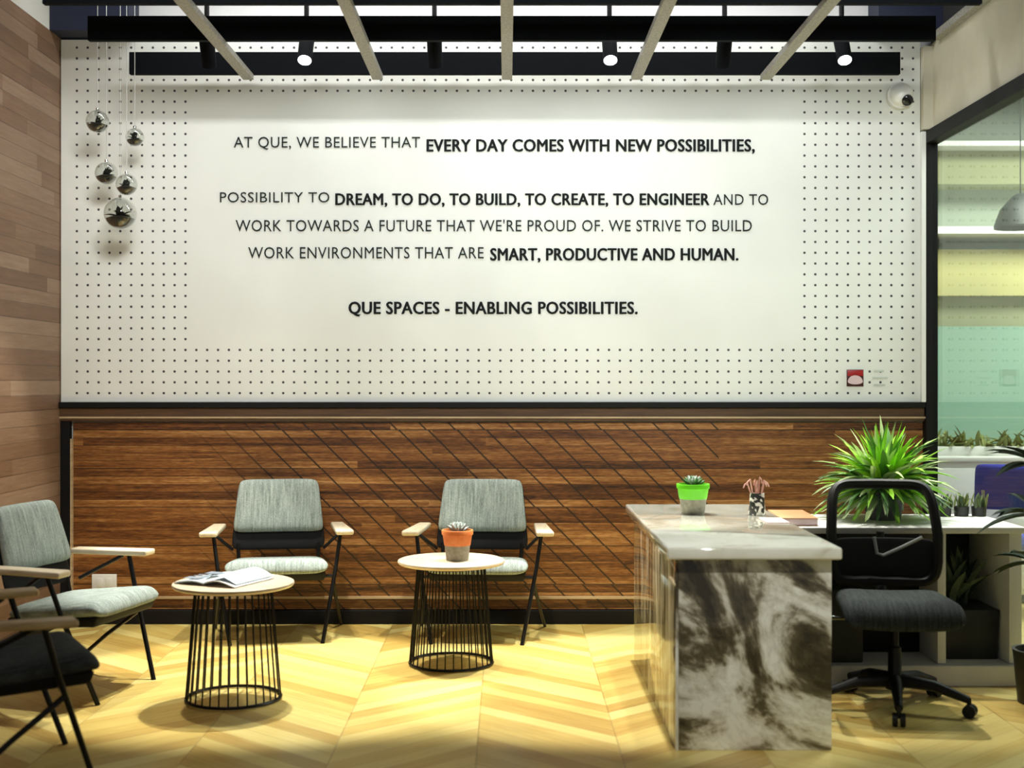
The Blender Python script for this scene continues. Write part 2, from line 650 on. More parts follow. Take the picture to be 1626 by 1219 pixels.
        for i in range(n):
            self.bm.faces.new((L[i], L[i + 1], C[i + 1], C[i]))
            self.bm.faces.new((C[i], C[i + 1], R[i + 1], R[i]))
        return self

    def build(self, name, material, parent=None, smooth=True, angle=40):
        bmesh.ops.remove_doubles(self.bm, verts=self.bm.verts, dist=1e-6)
        bmesh.ops.recalc_face_normals(self.bm, faces=self.bm.faces)
        me = bpy.data.meshes.new(name)
        self.bm.to_mesh(me)
        self.bm.free()
        if smooth:
            for p in me.polygons:
                p.use_smooth = True
            try:
                me.set_sharp_from_angle(angle=math.radians(angle))
            except Exception:
                pass
        me.materials.append(M[material])
        o = bpy.data.objects.new(name, me)
        COL.objects.link(o)
        if parent is not None:
            o.parent = parent
        return o


def tag(o, label, cat, group=None, kind=None):
    o['label'] = label
    o['category'] = cat
    if group:
        o['group'] = group
    if kind:
        o['kind'] = kind
    return o


def thing(name, label, cat, loc=(0, 0, 0), rotz=0.0, group=None):
    o = bpy.data.objects.new(name, None)
    o.empty_display_size = 0.1
    COL.objects.link(o)
    o.location = loc
    o.rotation_euler = (0, 0, rotz)
    return tag(o, label, cat, group)


def dup(root, loc, rotz, label, group=None):
    def cp(o, par):
        c = o.copy()
        COL.objects.link(c)
        if par is not None:
            c.parent = par
        for ch in list(o.children):
            cp(ch, c)
        return c
    r = cp(root, None)
    r.location = loc
    r.rotation_euler = (0, 0, rotz)
    r['label'] = label
    if group:
        r['group'] = group
    return r


def struct(name, mb, material, parent=None, smooth=False):
    o = mb.build(name, material, parent, smooth)
    if parent is None:
        o['kind'] = 'structure'
    return o


def facing(fx, fy):
    return math.atan2(-fx, fy)


# ------------------------------------------------------------------ the setting
WY = 7.72          # back wall
XL, XR = -2.655, 2.515
struct('floor', MB().box((-4.5, -1.0, -0.1), (7.0, 10.2, 0)), 'oak_floor')
struct('ceiling', MB().box((-2.75, 3.0, 3.95), (7.0, 10.2, 4.05)), 'ceiling_dark')
struct('wall_back', MB().box((XL, WY, 0), (XR + 0.04, WY + 0.12, 3.95)), 'plaster_grey')
struct('wall_left', MB().box((XL - 0.12, 2.4, 0), (XL, WY + 0.12, 3.48)), 'side_wood')
struct('trim_1', MB().box((XL - 0.12, 2.4, 3.48), (XL - 0.004, WY + 0.12, 3.95)), 'white_paint')
struct('trim_2', MB().box((XL, 7.50, 3.48), (-2.20, WY, 3.95)), 'navy')
# bulkhead above the glass
struct('wall_right', MB().box((XR, 2.4, 2.92), (XR + 0.12, WY, 3.44)), 'plaster_cream')
struct('trim_18', MB().box((XR + 0.02, 2.4, 3.44), (XR + 0.12, WY, 3.95)), 'ceiling_dark')
struct('trim_19', MB().box((2.16, 7.50, 3.48), (XR + 0.02, WY, 3.95)), 'navy')
struct('trim_3', MB().box((XR - 0.05, 2.4, 3.42), (XR, WY - 0.23, 3.46)), 'channel_metal')
struct('trim_4', MB().box((2.458, 7.62, 2.93), (XR, WY, 3.42)), 'plaster_cream')

# timber wainscot
wn = MB().box((-2.585, 7.695, 0.085), (2.478, WY, 1.195))
struct('wall_back_panelling', wn, 'panel_wood')
struct('trim_5', MB().box((XL, 7.66, 1.205), (2.478, WY, 1.285), 0.004), 'trim_wood')          # top rail
struct('trim_6', MB().box((XL, 7.64, 1.285), (2.478, WY, 1.318), 0.003), 'black_shell')        # dark ledge
struct('trim_7', MB().box((XL, 7.652, 1.222), (2.50, 7.662, 1.232)), 'trim_pale')             # fine bead in the rail
struct('trim_8', MB().box((XL, 7.67, 0.085), (-2.60, WY, 1.205), 0.003), 'black_shell')       # left stile
struct('trim_9', MB().box((-2.596, 7.672, 0.16), (-2.584, 7.70, 1.10)), 'trim_pale')
struct('trim_10', MB().box((-2.58, 7.678, 0.148), (2.50, 7.70, 0.162)), 'trim_pale')
struct('baseboard_back', MB().box((XL, 7.66, 0), (2.478, WY, 0.082), 0.004), 'black_shell')
struct('baseboard_left', MB().box((XL, 2.4, 0), (XL + 0.02, 7.655, 0.08), 0.003), 'black_shell')

# glazed partition on the right, running towards the camera
g = MB().box((XR + 0.004, 2.4, 0.02), (XR + 0.014, 7.64, 2.86)).build('window_1', 'pane_glass', smooth=False)
g['kind'] = 'structure'
struct('window_frame', MB().box((XR - 0.034, 2.4, 2.850), (XR + 0.05, 7.70, 2.925), 0.004), 'frame_black', g)
struct('window_frame', MB().box((XR - 0.034, 7.64, 0.0), (XR + 0.036, 7.71, 2.86), 0.004), 'frame_black', g)
struct('trim_11', MB().box((2.455, 7.64, 1.319), (2.480, WY, 2.92)), 'white_paint')

# office beyond the glass: stepped far wall, soffit light painted in as yellow band
OX0, OX1 = 2.66, 6.6
struct('wall_office_back', MB().box((OX0 - 0.5, 9.6, 0), (7.0, 9.7, 3.95)), 'grey_green_paint')
struct('wall_office_right', MB().box((6.6, 2.4, 0), (6.7, 9.6, 3.95)), 'plaster_grey')
struct('trim_12', MB().box((OX0, 9.10, 3.10), (OX1, 9.60, 3.135)), 'white_paint')
struct('trim_13', MB().box((OX0, 9.30, 2.86), (OX1, 9.60, 3.10)), 'olive_paint')
struct('trim_14', MB().box((OX0, 9.00, 2.47), (OX1, 9.60, 2.52)), 'white_paint')
struct('trim_15', MB().box((OX0, 9.20, 2.05), (OX1, 9.60, 2.38)), 'painted_soffit_glow')
struct('trim_16', MB().box((OX0, 9.30, 1.83), (OX1, 9.60, 2.05)), 'olive_paint')
struct('window_2', MB().box((OX0, 9.16, 0.2), (OX1, 9.18, 1.83)), 'frosted_glass')

# ------------------------------------------------------------------ ceiling baffles, channels, lights
for i, y in enumerate((7.5, 6.757, 6.10)):
    b = MB().box((-2.19, y - 0.02, 3.222), (2.28 if i == 0 else 2.24, y + 0.02, 3.350), 0.003).build('ceiling_baffle', 'baffle_black', smooth=False)
    tag(b, ('black ceiling baffle closest to the written white board', 'black ceiling baffle, middle one of three crossing the room',
            'black ceiling baffle at the very top edge of the picture')[i], 'baffle', 'black ceiling baffles')
names = ('far left', 'second from left', 'middle', 'second from right', 'far right')
for i, x in enumerate((-1.5, -0.75, 0.0, 0.75, 1.5)):
    c = MB()
    c.box((x - 0.030, 5.3, 3.190), (x + 0.030, 7.49, 3.196))
    c.box((x - 0.030, 5.3, 3.196), (x - 0.024, 7.49, 3.221))
    c.box((x + 0.024, 5.3, 3.196), (x + 0.030, 7.49, 3.221))
    o = c.build('ceiling_channel', 'channel_metal', smooth=False)
    tag(o, names[i] + ' grey metal channel running under the black ceiling baffles', 'ceiling channel', 'grey ceiling channels')


def track_light(x, y, lit, tilt, where):
    r = thing('track_spotlight', where, 'spotlight', (x, y, 3.95), 0, 'track spotlights between the baffles')
    MB().box((-0.05, -0.02, -0.03), (0.05, 0.02, 0), 0.004).build('canopy', 'black_metal', r)
    MB().tube([(0, 0, -0.02), (0, 0, -0.60)], 0.014, 10).build('stem', 'black_metal', r)
    rot = Matrix.Translation((0, 0, -0.64)) @ Matrix.Rotation(tilt, 4, 'X')
    hd = MB().lathe([(0, -0.125), (0.030, -0.125), (0.030, -0.135), (0.040, -0.135), (0.042, 0.04), (0.030, 0.06), (0, 0.062)], seg=24, mtx=rot).build('head', 'baffle_black', r)
    MB().lathe([(0, -0.139), (0.036, -0.137), (0.036, -0.126), (0, -0.126)], seg=24, mtx=rot).build('lens', 'lens' if lit else 'dark_glass', hd)
    return r


for x, lit, tilt, where in (
        (-1.655, False, 0.5, 'unlit black spotlight above the glass globes, near the far left ceiling channel'),
        (-1.105, True, -0.55, 'lit black spotlight glaring at the left of the board top edge'),
        (-0.40, False, 0.5, 'unlit black spotlight just left of the middle ceiling channel'),
        (0.565, True, -0.55, 'lit black spotlight glaring left of the second channel from the right'),
        (1.20, False, 0.5, 'unlit black spotlight between the two right-hand ceiling channels'),
        (1.845, True, -0.55, 'lit black spotlight nearest the white dome camera')):
    track_light(x, 7.12, lit, tilt, where)

# ------------------------------------------------------------------ written wall board
board = thing('wall_board', 'large white perforated wall board lettered with company statement above timber panelling', 'wall board', (0, 0, 0))
pb = MB().box((XL + 0.005, 7.668, 1.318), (2.455, WY - 0.002, 3.47), 0.002)
pb.build('perforated_panel', 'perforated_white', board, smooth=False)
D = 7.66


def px(x, d=D):
    return (x - 805) * d / 2050


def pz(y, d=D):
    return 1.45 + (603 - y) * d / 2050


def lettering(text, x0, x1, y0, y1, weight, material, spacing=1.06):
    cu = bpy.data.curves.new('lettering', 'FONT')
    cu.body = text
    cu.size = 1.0
    cu.space_character = spacing
    cu.resolution_u = 3
    o = bpy.data.objects.new('lettering', cu)
    COL.objects.link(o)
    dg = bpy.context.evaluated_depsgraph_get()
    me = bpy.data.meshes.new_from_object(o.evaluated_get(dg))
    bpy.data.objects.remove(o)
    xs = [v.co.x for v in me.vertices]
    a, b = min(xs), max(xs)
    # cap height of the built-in face
    cap = 0.729
    W, H = px(x1) - px(x0), pz(y0) - pz(y1)
    for v in me.vertices:
        X = px(x0) + (v.co.x - a) / (b - a) * W
        Z = pz(y1) + v.co.y / cap * H
        v.co = Vector((X, 7.662, Z))
    bm = bmesh.new()
    bm.from_mesh(me)
    if weight:
        one = list(bm.faces)
        em_ = H / cap
        for k, (dx, dz) in enumerate(((-1, 0), (1, 0), (-.6, .45), (.6, -.45), (.6, .45), (-.6, -.45))):
            d = bmesh.ops.duplicate(bm, geom=one)
            vs = [e for e in d['geom'] if isinstance(e, bmesh.types.BMVert)]
            bmesh.ops.translate(bm, verts=vs, vec=(dx * weight * em_, -0.00004 * (k + 1), dz * weight * em_))
    ex = bmesh.ops.extrude_face_region(bm, geom=list(bm.faces))
    for e in ex['geom']:
        if isinstance(e, bmesh.types.BMVert):
            e.co.y += 0.003
    bmesh.ops.recalc_face_normals(bm, faces=bm.faces)
    bm.to_mesh(me)
    bm.free()
    me.materials.clear()
    me.materials.append(M[material])
    r = bpy.data.objects.new('lettering', me)
    COL.objects.link(r)
    r.parent = board
    return r


BO, RG = 0.031, 0.0
lettering('AT QUE, WE BELIEVE THAT', 371, 667, 216, 234, RG, 'ink_soft')
lettering('EVERY DAY COMES WITH NEW POSSIBILITIES,', 678, 1198, 220, 240, BO, 'ink')
lettering('POSSIBILITY TO', 349, 523, 304, 321, RG, 'ink_soft')
lettering('DREAM, TO DO, TO BUILD, TO CREATE, TO ENGINEER', 533, 1126, 306, 325, BO, 'ink')
lettering('AND TO', 1133, 1220, 307, 325, RG, 'ink_soft')
lettering("WORK TOWARDS A FUTURE THAT WE'RE PROUD OF. WE STRIVE TO BUILD", 374, 1194, 348, 367, RG, 'ink_soft')
lettering('WORK ENVIRONMENTS THAT ARE', 394, 768, 391, 410, RG, 'ink_soft')
lettering('SMART, PRODUCTIVE AND HUMAN.', 779, 1172, 393, 413, BO, 'ink')
lettering('QUE SPACES - ENABLING POSSIBILITIES.', 554, 1012, 478, 498, BO, 'ink')

# small emblem at the lower right of the board
em = thing('wall_emblem', 'small square red and pink emblem plate on the lower right of the white board', 'emblem', (px(1358), 7.667, pz(600)))
MB().box((-0.050, -0.006, -0.050), (0.050, 0, 0.050), 0.002).build('plate', 'maroon_enamel', em)
MB().box((-0.046, -0.009, 0.012), (0.046, -0.006, 0.046), 0.001).build('red_field', 'red_enamel', em)
arch = MB()
n = 14
t = bmesh.new()
vs = [t.verts.new((0.044 * math.cos(PI * k / n), -0.0105, -0.022 + 0.038 * math.sin(PI * k / n))) for k in range(n + 1)]
vs += [t.verts.new((0.044 * math.cos(PI * k / n), -0.0105, -0.022 - 0.016 * math.sin(PI * k / n))) for k in range(n - 1, 0, -1)]
t.faces.new(vs)
ex = bmesh.ops.extrude_face_region(t, geom=list(t.faces))
for e in ex['geom']:
    if isinstance(e, bmesh.types.BMVert):
        e.co.y += 0.0045
arch._merge(t)
arch.build('pale_arch', 'pink_enamel', em)
cp = MB()
for k, (a, b2) in enumerate(((1388, 1404), (1386, 1410), (1388, 1406))):
    cp.box((px(a), 7.6655, pz(589 + 11 * k + 1.5)), (px(b2), 7.667, pz(589 + 11 * k - 1.5)))
tag(cp.build('emblem_caption', 'ink_pale', smooth=False), 'faint pale caption lines beside the red emblem on the white board', 'caption')

# dome camera
dc = thing('dome_camera', 'white dome security camera at the upper right corner of the board', 'security camera', (2.325, 7.62, 3.13))
dc.scale = (1.18, 1.18, 1.18)
rx = Matrix.Rotation(PI / 2, 4, 'X')
MB().lathe([(0, -0.048), (0.060, -0.048), (0.066, -0.03), (0.066, 0.0), (0, 0.0)], seg=28, mtx=rx).build('mount', 'white_plastic', dc)
MB().lathe([(0.058, 0.0), (0.056, 0.02), (0.045, 0.042), (0.025, 0.055), (0, 0.058)], seg=28, mtx=rx).build('dome', 'white_plastic', dc)
MB().lathe([(0, 0), (0.028, 0), (0.028, 0.018), (0.018, 0.026), (0, 0.027)], c=(0.018, -0.036, -0.028), seg=20,
           mtx=Matrix.Rotation(PI / 2 + 0.6, 4, 'X')).build('lens', 'dark_glass', dc)

# socket plate
sp_ = thing('socket_plate', 'white wall socket plate on timber panelling behind the left armchair', 'wall socket', (px(165, 7.68), 7.695, pz(925, 7.68)))
MB().box((-0.074, -0.012, -0.05), (0.074, 0, 0.05), 0.004).build('plate', 'white_plastic', sp_)
MB().box((-0.045, -0.016, -0.028), (-0.008, -0.011, 0.028), 0.003).build('socket_insert', 'white_plastic', sp_)
MB().box((0.008, -0.016, -0.028), (0.045, -0.011, 0.028), 0.003).build('socket_insert', 'white_plastic', sp_)


# ------------------------------------------------------------------ hanging glass globes
def globe(x, y, z, R, label, seed):
    rnd = random.Random(seed)
    r = thing('hanging_terrarium', label, 'terrarium', (x, y, z), 0, 'hanging glass globe terrariums')
    prof = [(R * math.sin(a), -R * math.cos(a)) for a in [PI * k / 18 for k in range(1, 18)]]
    MB().lathe([(0, -R)] + prof + [(0.008, R + 0.006), (0, R + 0.008)], seg=28).build('glass_globe', 'globe_glass', r)
    ri = R * 0.93
    sp = [(ri * math.sin(a), -ri * math.cos(a)) for a in [PI * k / 18 for k in range(1, 8)]]
    MB().lathe([(0, -ri)] + sp + [(sp[-1][0] * 0.5, sp[-1][1] + R * 0.16), (0, sp[-1][1] + R * 0.20)], seg=20).build('soil', 'moss_dark', r)
    f = MB()
    for k in range(13):
        a = rnd.uniform(0, 2 * PI)
        el = rnd.uniform(0.3, 1.5)
        d = Vector((math.cos(a) * math.cos(el), math.sin(a) * math.cos(el), math.sin(el)))
        f.blade((rnd.uniform(-.15, .15) * R, rnd.uniform(-.15, .15) * R, -R * 0.25), d, R * rnd.uniform(0.6, 0.95), R * 0.34, 0.5, 5)
    f.build('plant', 'moss_dark', r)
    MB().tube([(0, 0, R), (0, 0, 3.95 - z)], 0.0022, 6).build('cord', 'cable', r)
    MB().lathe([(0, 0), (0.010, 0), (0.010, 0.012), (0, 0.016)], c=(0, 0, R), seg=12).build('cap', 'chrome', r)


gy = 7.2
for gx, gyp, rp, lab, sd in ((155, 193, 18, 'highest hanging glass globe terrarium, left of the others', 1),
                             (214, 218, 14.5, 'small hanging glass globe terrarium set apart to the right', 2),
                             (169, 275, 18, 'hanging glass globe terrarium, left of the touching pair', 3),
                             (201, 293, 17, 'hanging glass globe terrarium, right of the touching pair', 4),
                             (191, 339, 25.5, 'largest and lowest hanging glass globe terrarium with dark moss', 5)):
    yy = gy + {1: -0.03, 2: 0.08, 3: 0.12, 4: -0.06, 5: 0.03}[sd]
    globe((gx - 805) * yy / 2050, yy, 1.45 + (603 - gyp) * yy / 2050, rp * yy / 2050, lab, sd)


# ------------------------------------------------------------------ lounge armchairs
def armchair(label, loc, rz, cloth, arm):
    r = thing('lounge_armchair', label, 'armchair', loc, rz, 'lounge armchairs with timber arms')
    # seat
    def seat_fn(u, v):
        wd = 0.275 + 0.01 * v
        z = 0.405 + 0.022 * v - 0.022 * max(0.0, (v - 0.75) / 0.25) ** 2
        return (u * wd, 0.035 + v * 0.245, z), (0, -0.09, 1)
    MB().pillow(seat_fn, 0.080, sharp=9).build('seat', cloth, r)
    MB().hexa([(-.25, -.20, .325), (.25, -.20, .325), (.26, .24, .345), (-.26, .24, .345)],
              [(-.262, -.205, .372), (.262, -.205, .372), (.27, .255, .392), (-.27, .255, .392)], 0.012).build('seat_shell', 'black_shell', r)
    # back
    def back_fn(u, v):
        h = (v + 1) / 2
        wd = 0.262 - 0.034 * h
        z = 0.565 + 0.30 * h
        y = -0.200 - 0.085 * h - 0.022 * (1 - u * u)
        return (u * wd, y, z), (0, 0.95, 0.31)
    MB().pillow(back_fn, 0.065, sharp=9).build('backrest', cloth, r)

    def shell_fn(u, v):
        h = (v + 1) / 2
        wd = 0.272 - 0.04 * h
        z = 0.462 + 0.395 * h
        y = -0.198 - 0.118 * h - 0.022 * (1 - u * u)
        return (u * wd, y, z), (0, 0.95, 0.31)
    MB().pillow(shell_fn, 0.024, sharp=10).build('back_shell', 'black_shell', r)
    for s in (-1, 1):
        # arm: flat board narrowing to the back, toed in
        a = MB()
        def o(x, y, z):
            return (s * x, y, z)
        pts = [(0.300, -.235), (0.375, -.235), (0.425, .165), (0.325, .165)]
        a.hexa([o(x, y, .583 + (0.004 if y < 0 else 0)) for x, y in pts], [o(x, y, .612 + (0.004 if y < 0 else 0)) for x, y in pts], 0.010, 3)
        a.build('armrest', arm, r)
        MB().tube([o(.352, .06, .585), o(.325, .115, .40), o(.25, .25, 0)], 0.0115, 10).build('leg', 'black_metal', r)
        MB().tube([o(.311, .141, .325), o(.33, -.05, .19), o(.365, -.29, 0)], [0.011, 0.0105, 0.009], 10).build('leg', 'black_metal', r)
        MB().tube([o(.350, .03, .583), o(.262, -.16, .475)], 0.0095, 8).build('arm_strut', 'black_metal', r)
        MB().tube([o(.225, -.18, .37), o(.232, -.21, .50)], 0.011, 8).build('back_support', 'black_metal', r)
    MB().tube([(-.318, .128, .352), (.318, .128, .352)], 0.0095, 8).build('cross_bar', 'black_metal', r)
    return r


armchair('grey armchair in front of the timber wall, behind the table with the magazine', (-1.30, 7.32, 0), facing(0.15, -0.99), 'grey_fabric', 'arm_wood')
armchair('grey armchair against the timber wall, behind the table with the orange pot', (-0.155, 7.32, 0), facing(-0.05, -1), 'grey_fabric', 'arm_wood')
armchair('grey armchair by the left wall, turned sideways to the room', (-2.01, 6.06, 0), facing(0.97, -0.23), 'grey_fabric', 'arm_wood')
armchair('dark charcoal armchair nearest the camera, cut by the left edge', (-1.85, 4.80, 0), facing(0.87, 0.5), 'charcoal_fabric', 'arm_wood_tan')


# ------------------------------------------------------------------ wire basket tables
def wire_table(label, x, y):
    r = thing('wire_side_table', label, 'side table', (x, y, 0), 0, 'round wire side tables')
    MB().lathe([(0, .510), (.255, .510), (.268, .514), (.274, .522), (.272, .530), (.262, .534), (0, .534)], seg=56).build('tabletop', 'table_wood', r)
    MB().ring((0, 0, .500), .172, .006).build('top_ring', 'black_metal', r)
    MB().ring((0, 0, .010), .212, .0075, 48).build('bottom_ring', 'black_metal', r)
    N = 32
    for k in range(N):
        a = 2 * PI * (k + 0.5) / N
        c, s = math.cos(a), math.sin(a)
        MB().tube([(.172 * c, .172 * s, .508), (.212 * c, .212 * s, .010)], 0.0038, 6).build('rod', 'black_metal', r)
    return r


wire_table('round wire side table with magazine on top, the nearer of two', -1.243, 5.87)
wire_table('round wire side table carrying the orange potted succulent', -0.285, 6.60)

# open magazine on the nearer table
mg = thing('magazine', 'open magazine lying on the nearer round side table', 'magazine', (-1.285, 5.87, 0.5345), -0.42)
def sheet(mb, x0, x1, hgt, z0, bend, thick, skew=0.0):
    n = 12
    top, bot = [], []
    for i in range(n + 1):
        t = i / n
        x = x0 + (x1 - x0) * t
        z = z0 + bend * math.sin(PI * (0.12 + 0.88 * t)) * (1 - 0.35 * t)
        for lst, dz in ((top, thick), (bot, 0)):
            lst.append((mb.bm.verts.new((x, -hgt / 2 + skew * t, max(z, 0) + dz)), mb.bm.verts.new((x, hgt / 2 + skew * t, max(z, 0) + dz))))
    for i in range(n):
        for lst in (top, bot):
            mb.bm.faces.new((lst[i][0], lst[i + 1][0], lst[i + 1][1], lst[i][1]))
        for e in (0, 1):
            mb.bm.faces.new((top[i][e], top[i + 1][e], bot[i + 1][e], bot[i][e]))
    for i in (0, n):
        mb.bm.faces.new((top[i][0], top[i][1], bot[i][1], bot[i][0]))
    return mb
sheet(MB(), 0.0, -0.165, 0.30, 0.001, 0.016, 0.006).build('left_pages', 'paper_blue', mg)
sheet(MB(), 0.0, 0.165, 0.30, 0.001, 0.026, 0.005).build('right_pages', 'paper_white', mg)
sheet(MB(), 0.004, 0.155, 0.29, 0.012, 0.042, 0.0012, 0.02).build('turning_page', 'paper_blue', mg)
for k, (ya, yb) in enumerate(((-.12, -.07), (-.05, -.035), (-.015, .0), (.03, .09))):
    MB().box((-0.135, ya, 0.0235), (-0.055, yb, 0.0250)).build('printed_block', 'paper_grey', mg)


# ------------------------------------------------------------------ succulent pots
def rosette(par, z, R, seed, m1, m2, nleaf=26):
    rnd = random.Random(seed)
    a, b = MB(), MB()
    for k in range(nleaf):
        ang = k * 2.39996
        el = 0.25 + 1.15 * k / nleaf
        d = Vector((math.cos(ang) * math.cos(el), math.sin(ang) * math.cos(el), math.sin(el)))
        mbx = a if rnd.random() < 0.6 else b
        L = R * (1.15 - 0.5 * k / nleaf)
        p0 = Vector((0, 0, z)) + d * R * 0.1
        mid = p0 + d * L * 0.55 + Vector((0, 0, R * 0.06))
        mbx.tube([p0, p0 + d * L * 0.3, mid, p0 + d * L * 0.85 + Vector((0, 0, R * .16)), p0 + d * L + Vector((0, 0, R * .26))],
                 [R * .07, R * .15, R * .18, R * .12, R * .02], 7)
    a.build('succulent_leaves', m1, par)
    b.build('succulent_leaves', m2, par)


def pot(label, loc, glaze, seed, m1, m2, H=0.145, R=0.078):
    r = thing('succulent_pot', label, 'potted plant', loc, 0, 'two-tone pots with succulents')
    h1 = H * 0.50
    MB().lathe([(0, 0), (R * .70, 0), (R * .72, .004), (R * .83, h1), (0, h1)], seg=36).build('pot_base', 'concrete', r)
    MB().lathe([(R * .82, h1 - .001), (R * .86, h1 + .001), (R * .96, H * .84), (R * 1.02, H * .85), (R * 1.03, H * .985), (R * 1.01, H), (R * .92, H), (R * .90, H * .88), (0, H * .88)], seg=36).build('pot_rim', glaze, r)
    MB().lathe([(0, H * .86), (R * .9, H * .88), (R * .88, H * .92), (0, H * .95)], seg=24).build('soil', 'soil', r)
    rosette(r, H * .93, R * .62, seed, m1, m2)
    return r


pot('grey pot with orange rim holding a succulent, on the farther side table', (-0.252, 6.56, 0.534), 'orange_glaze', 3, 'succulent_pale', 'succulent_pale', 0.155)
pot('grey pot with bright green rim holding a succulent, on the marble desk', (0.905, 6.28, 0.800), 'green_glaze', 5, 'succulent_pale', 'succulent_green')

# ------------------------------------------------------------------ marble reception desk
dk = thing('reception_desk', 'polished grey and brown marble reception desk with overhanging pale top', 'desk', (0, 0, 0))
MB().box((0.62, 5.00, 0.752), (1.30, 6.76, 0.800), 0.010, 3).build('desk_top', 'marble_top', dk)
MB().box((0.672, 5.055, 0.0), (1.272, 5.105, 0.752), 0.003).build('front_panel', 'marble', dk)
MB().box((0.660, 5.056, 0.0), (0.672, 6.70, 0.752), 0.001).build('side_panel', 'marble_side', dk)
MB().box((0.672, 6.66, 0.0), (1.272, 6.70, 0.752), 0.002).build('rear_panel', 'marble_side', dk)
MB().box((1.235, 5.105, 0.0), (1.262, 6.66, 0.752), 0.002).build('inner_panel', 'black_plastic', dk)

# pen holder with pinkish stems
ph = thing('pen_holder', 'small black and white patterned holder with copper pink stems on the marble desk', 'pen holder', (1.205, 6.22, 0.80))
MB().lathe([(0, 0), (.040, 0), (.042, .004), (.036, .055), (.034, .105), (.030, .105), (.030, .01), (0, .01)], seg=24).build('cup', 'zebra', ph)
rr = random.Random(9)
for k in range(7):
    a = k * 0.9
    tx, ty = .045 * math.cos(a) * rr.uniform(.5, 1.2), .03 * math.sin(a)
    top = Vector((tx, ty, rr.uniform(.155, .185)))
    MB().tube([(tx * .35, ty * .35, .012), (tx * .6, ty * .6, .10), top, top + Vector((.012 * math.cos(a), 0, -.012)), top + Vector((.02 * math.cos(a), 0, -.03))], 0.0034, 6).build('stem', 'copper_pink', ph)

# ------------------------------------------------------------------ white side counter behind the desk
struct('trim_17', MB().box((1.31, 6.10, 0.0), (2.50, 7.0, 0.10), 0.006), 'plaster_grey')     # low plinth
rd = thing('side_counter', 'white topped side counter behind the black office chair', 'counter', (0, 0, 0))
MB().box((1.31, 6.11, 0.722), (2.46, 6.72, 0.752), 0.004).build('counter_top', 'white_paint', rd)
MB().box((2.045, 6.13, 0.102), (2.085, 6.70, 0.722), 0.003).build('side_panel', 'white_paint', rd)
MB().box((2.385, 6.13, 0.102), (2.445, 6.70, 0.722), 0.003).build('side_panel', 'white_paint', rd)
MB().box((1.33, 6.40, 0.102), (2.045, 6.44, 0.722), 0.003).build('back_panel', 'black_plastic', rd)
MB().box((1.36, 6.16, 0.102), (1.70, 6.40, 0.45), 0.006).build('pedestal', 'planter_black', rd)
MB().box((2.085, 6.66, 0.102), (2.385, 6.70, 0.722), 0.003).build('back_panel', 'planter_black', rd)

# boards / papers
bk = thing('tan_folder', 'flat tan folder lying on the counter beside the marble desk', 'folder', (1.405, 6.36, 0.7525), -0.04)
MB().box((-.088, -.20, 0), (.088, .20, .004), 0.001).build('back_cover', 'tan_board', bk)
MB().box((-.084, -.196, .004), (.086, .196, .034), 0.001).build('pages', 'paper_pink', bk)
MB().box((-.088, -.20, .034), (.088, .20, .038), 0.001).build('front_cover', 'tan_board', bk)
pp = MB().box((1.18, 5.86, 0.8005), (1.285, 6.06, 0.8035), 0.001).build('paper_sheet', 'paper_pink', smooth=False)
tag(pp, 'pale pink paper sheet at the edge of the marble desk', 'paper')


# ------------------------------------------------------------------ office chair
oc = thing('office_chair', 'black mesh-backed swivel office chair beside the marble desk', 'office chair', (1.715, 5.71, 0), facing(-0.10, -1))
for k in range(5):
    a = 2 * PI * k / 5 + math.radians(82)
    c, s = math.cos(a), math.sin(a)
    lg = MB()
    lg.tube([(.03 * c, .03 * s, .125), (.17 * c, .17 * s, .118), (.315 * c, .315 * s, .075)], [.030, .024, .017], 10)
    leg_o = lg.build('base_leg', 'black_plastic', oc)
    cs = MB()
    ax = Vector((-s, c, 0))
    for e in (-1, 1):
        p = Vector((.32 * c, .32 * s, .029)) + ax * 0.016 * e
        cs.tube([p - ax * .010, p + ax * .010], .028, 16)
    cs.tube([(.32 * c, .32 * s, .035), (.315 * c, .315 * s, .085)], .010, 8)
    cs.build('caster', 'black_plastic', leg_o)
MB().lathe([(0, .085), (.040, .085), (.042, .14), (.030, .16), (.028, .27), (.018, .275), (.018, .40), (0, .40)], seg=20).build('gas_column', 'black_metal', oc)
MB().hexa([(-.10, -.12, .385), (.10, -.12, .385), (.10, .12, .385), (-.10, .12, .385)], [(-.13, -.15, .425), (.13, -.15, .425), (.13, .15, .425), (-.13, .15, .425)], 0.008).build('tilt_mechanism', 'black_plastic', oc)
MB().tube([(-.10, .05, .40), (-.22, .06, .395), (-.27, .07, .385)], [.007, .007, .011], 8).build('tilt_lever', 'chrome', oc)
MB().tube([(.10, .03, .40), (.24, .05, .40), (.30, .06, .405)], [.007, .007, .012], 8).build('tilt_lever', 'chrome', oc)


def oseat(u, v):
    wd = 0.245 + 0.015 * v
    z = 0.448 - 0.045 * max(0.0, (v - .5) / .5) ** 2 + 0.012 * u * u
    return (u * wd, v * .235 + .02, z), (0, 0, 1)
MB().pillow(oseat, 0.10, sharp=8).build('seat', 'black_fabric', oc)


def bpt(u, h, off=0.0):
    wd = 0.228 + 0.018 * math.sin(PI * h) - 0.012 * h
    y = -0.235 - 0.10 * h - 0.05 * (1 - u * u) + 0.045 * math.sin(PI * h) + off
    return Vector((u * wd, y, 0.52 + 0.44 * h))


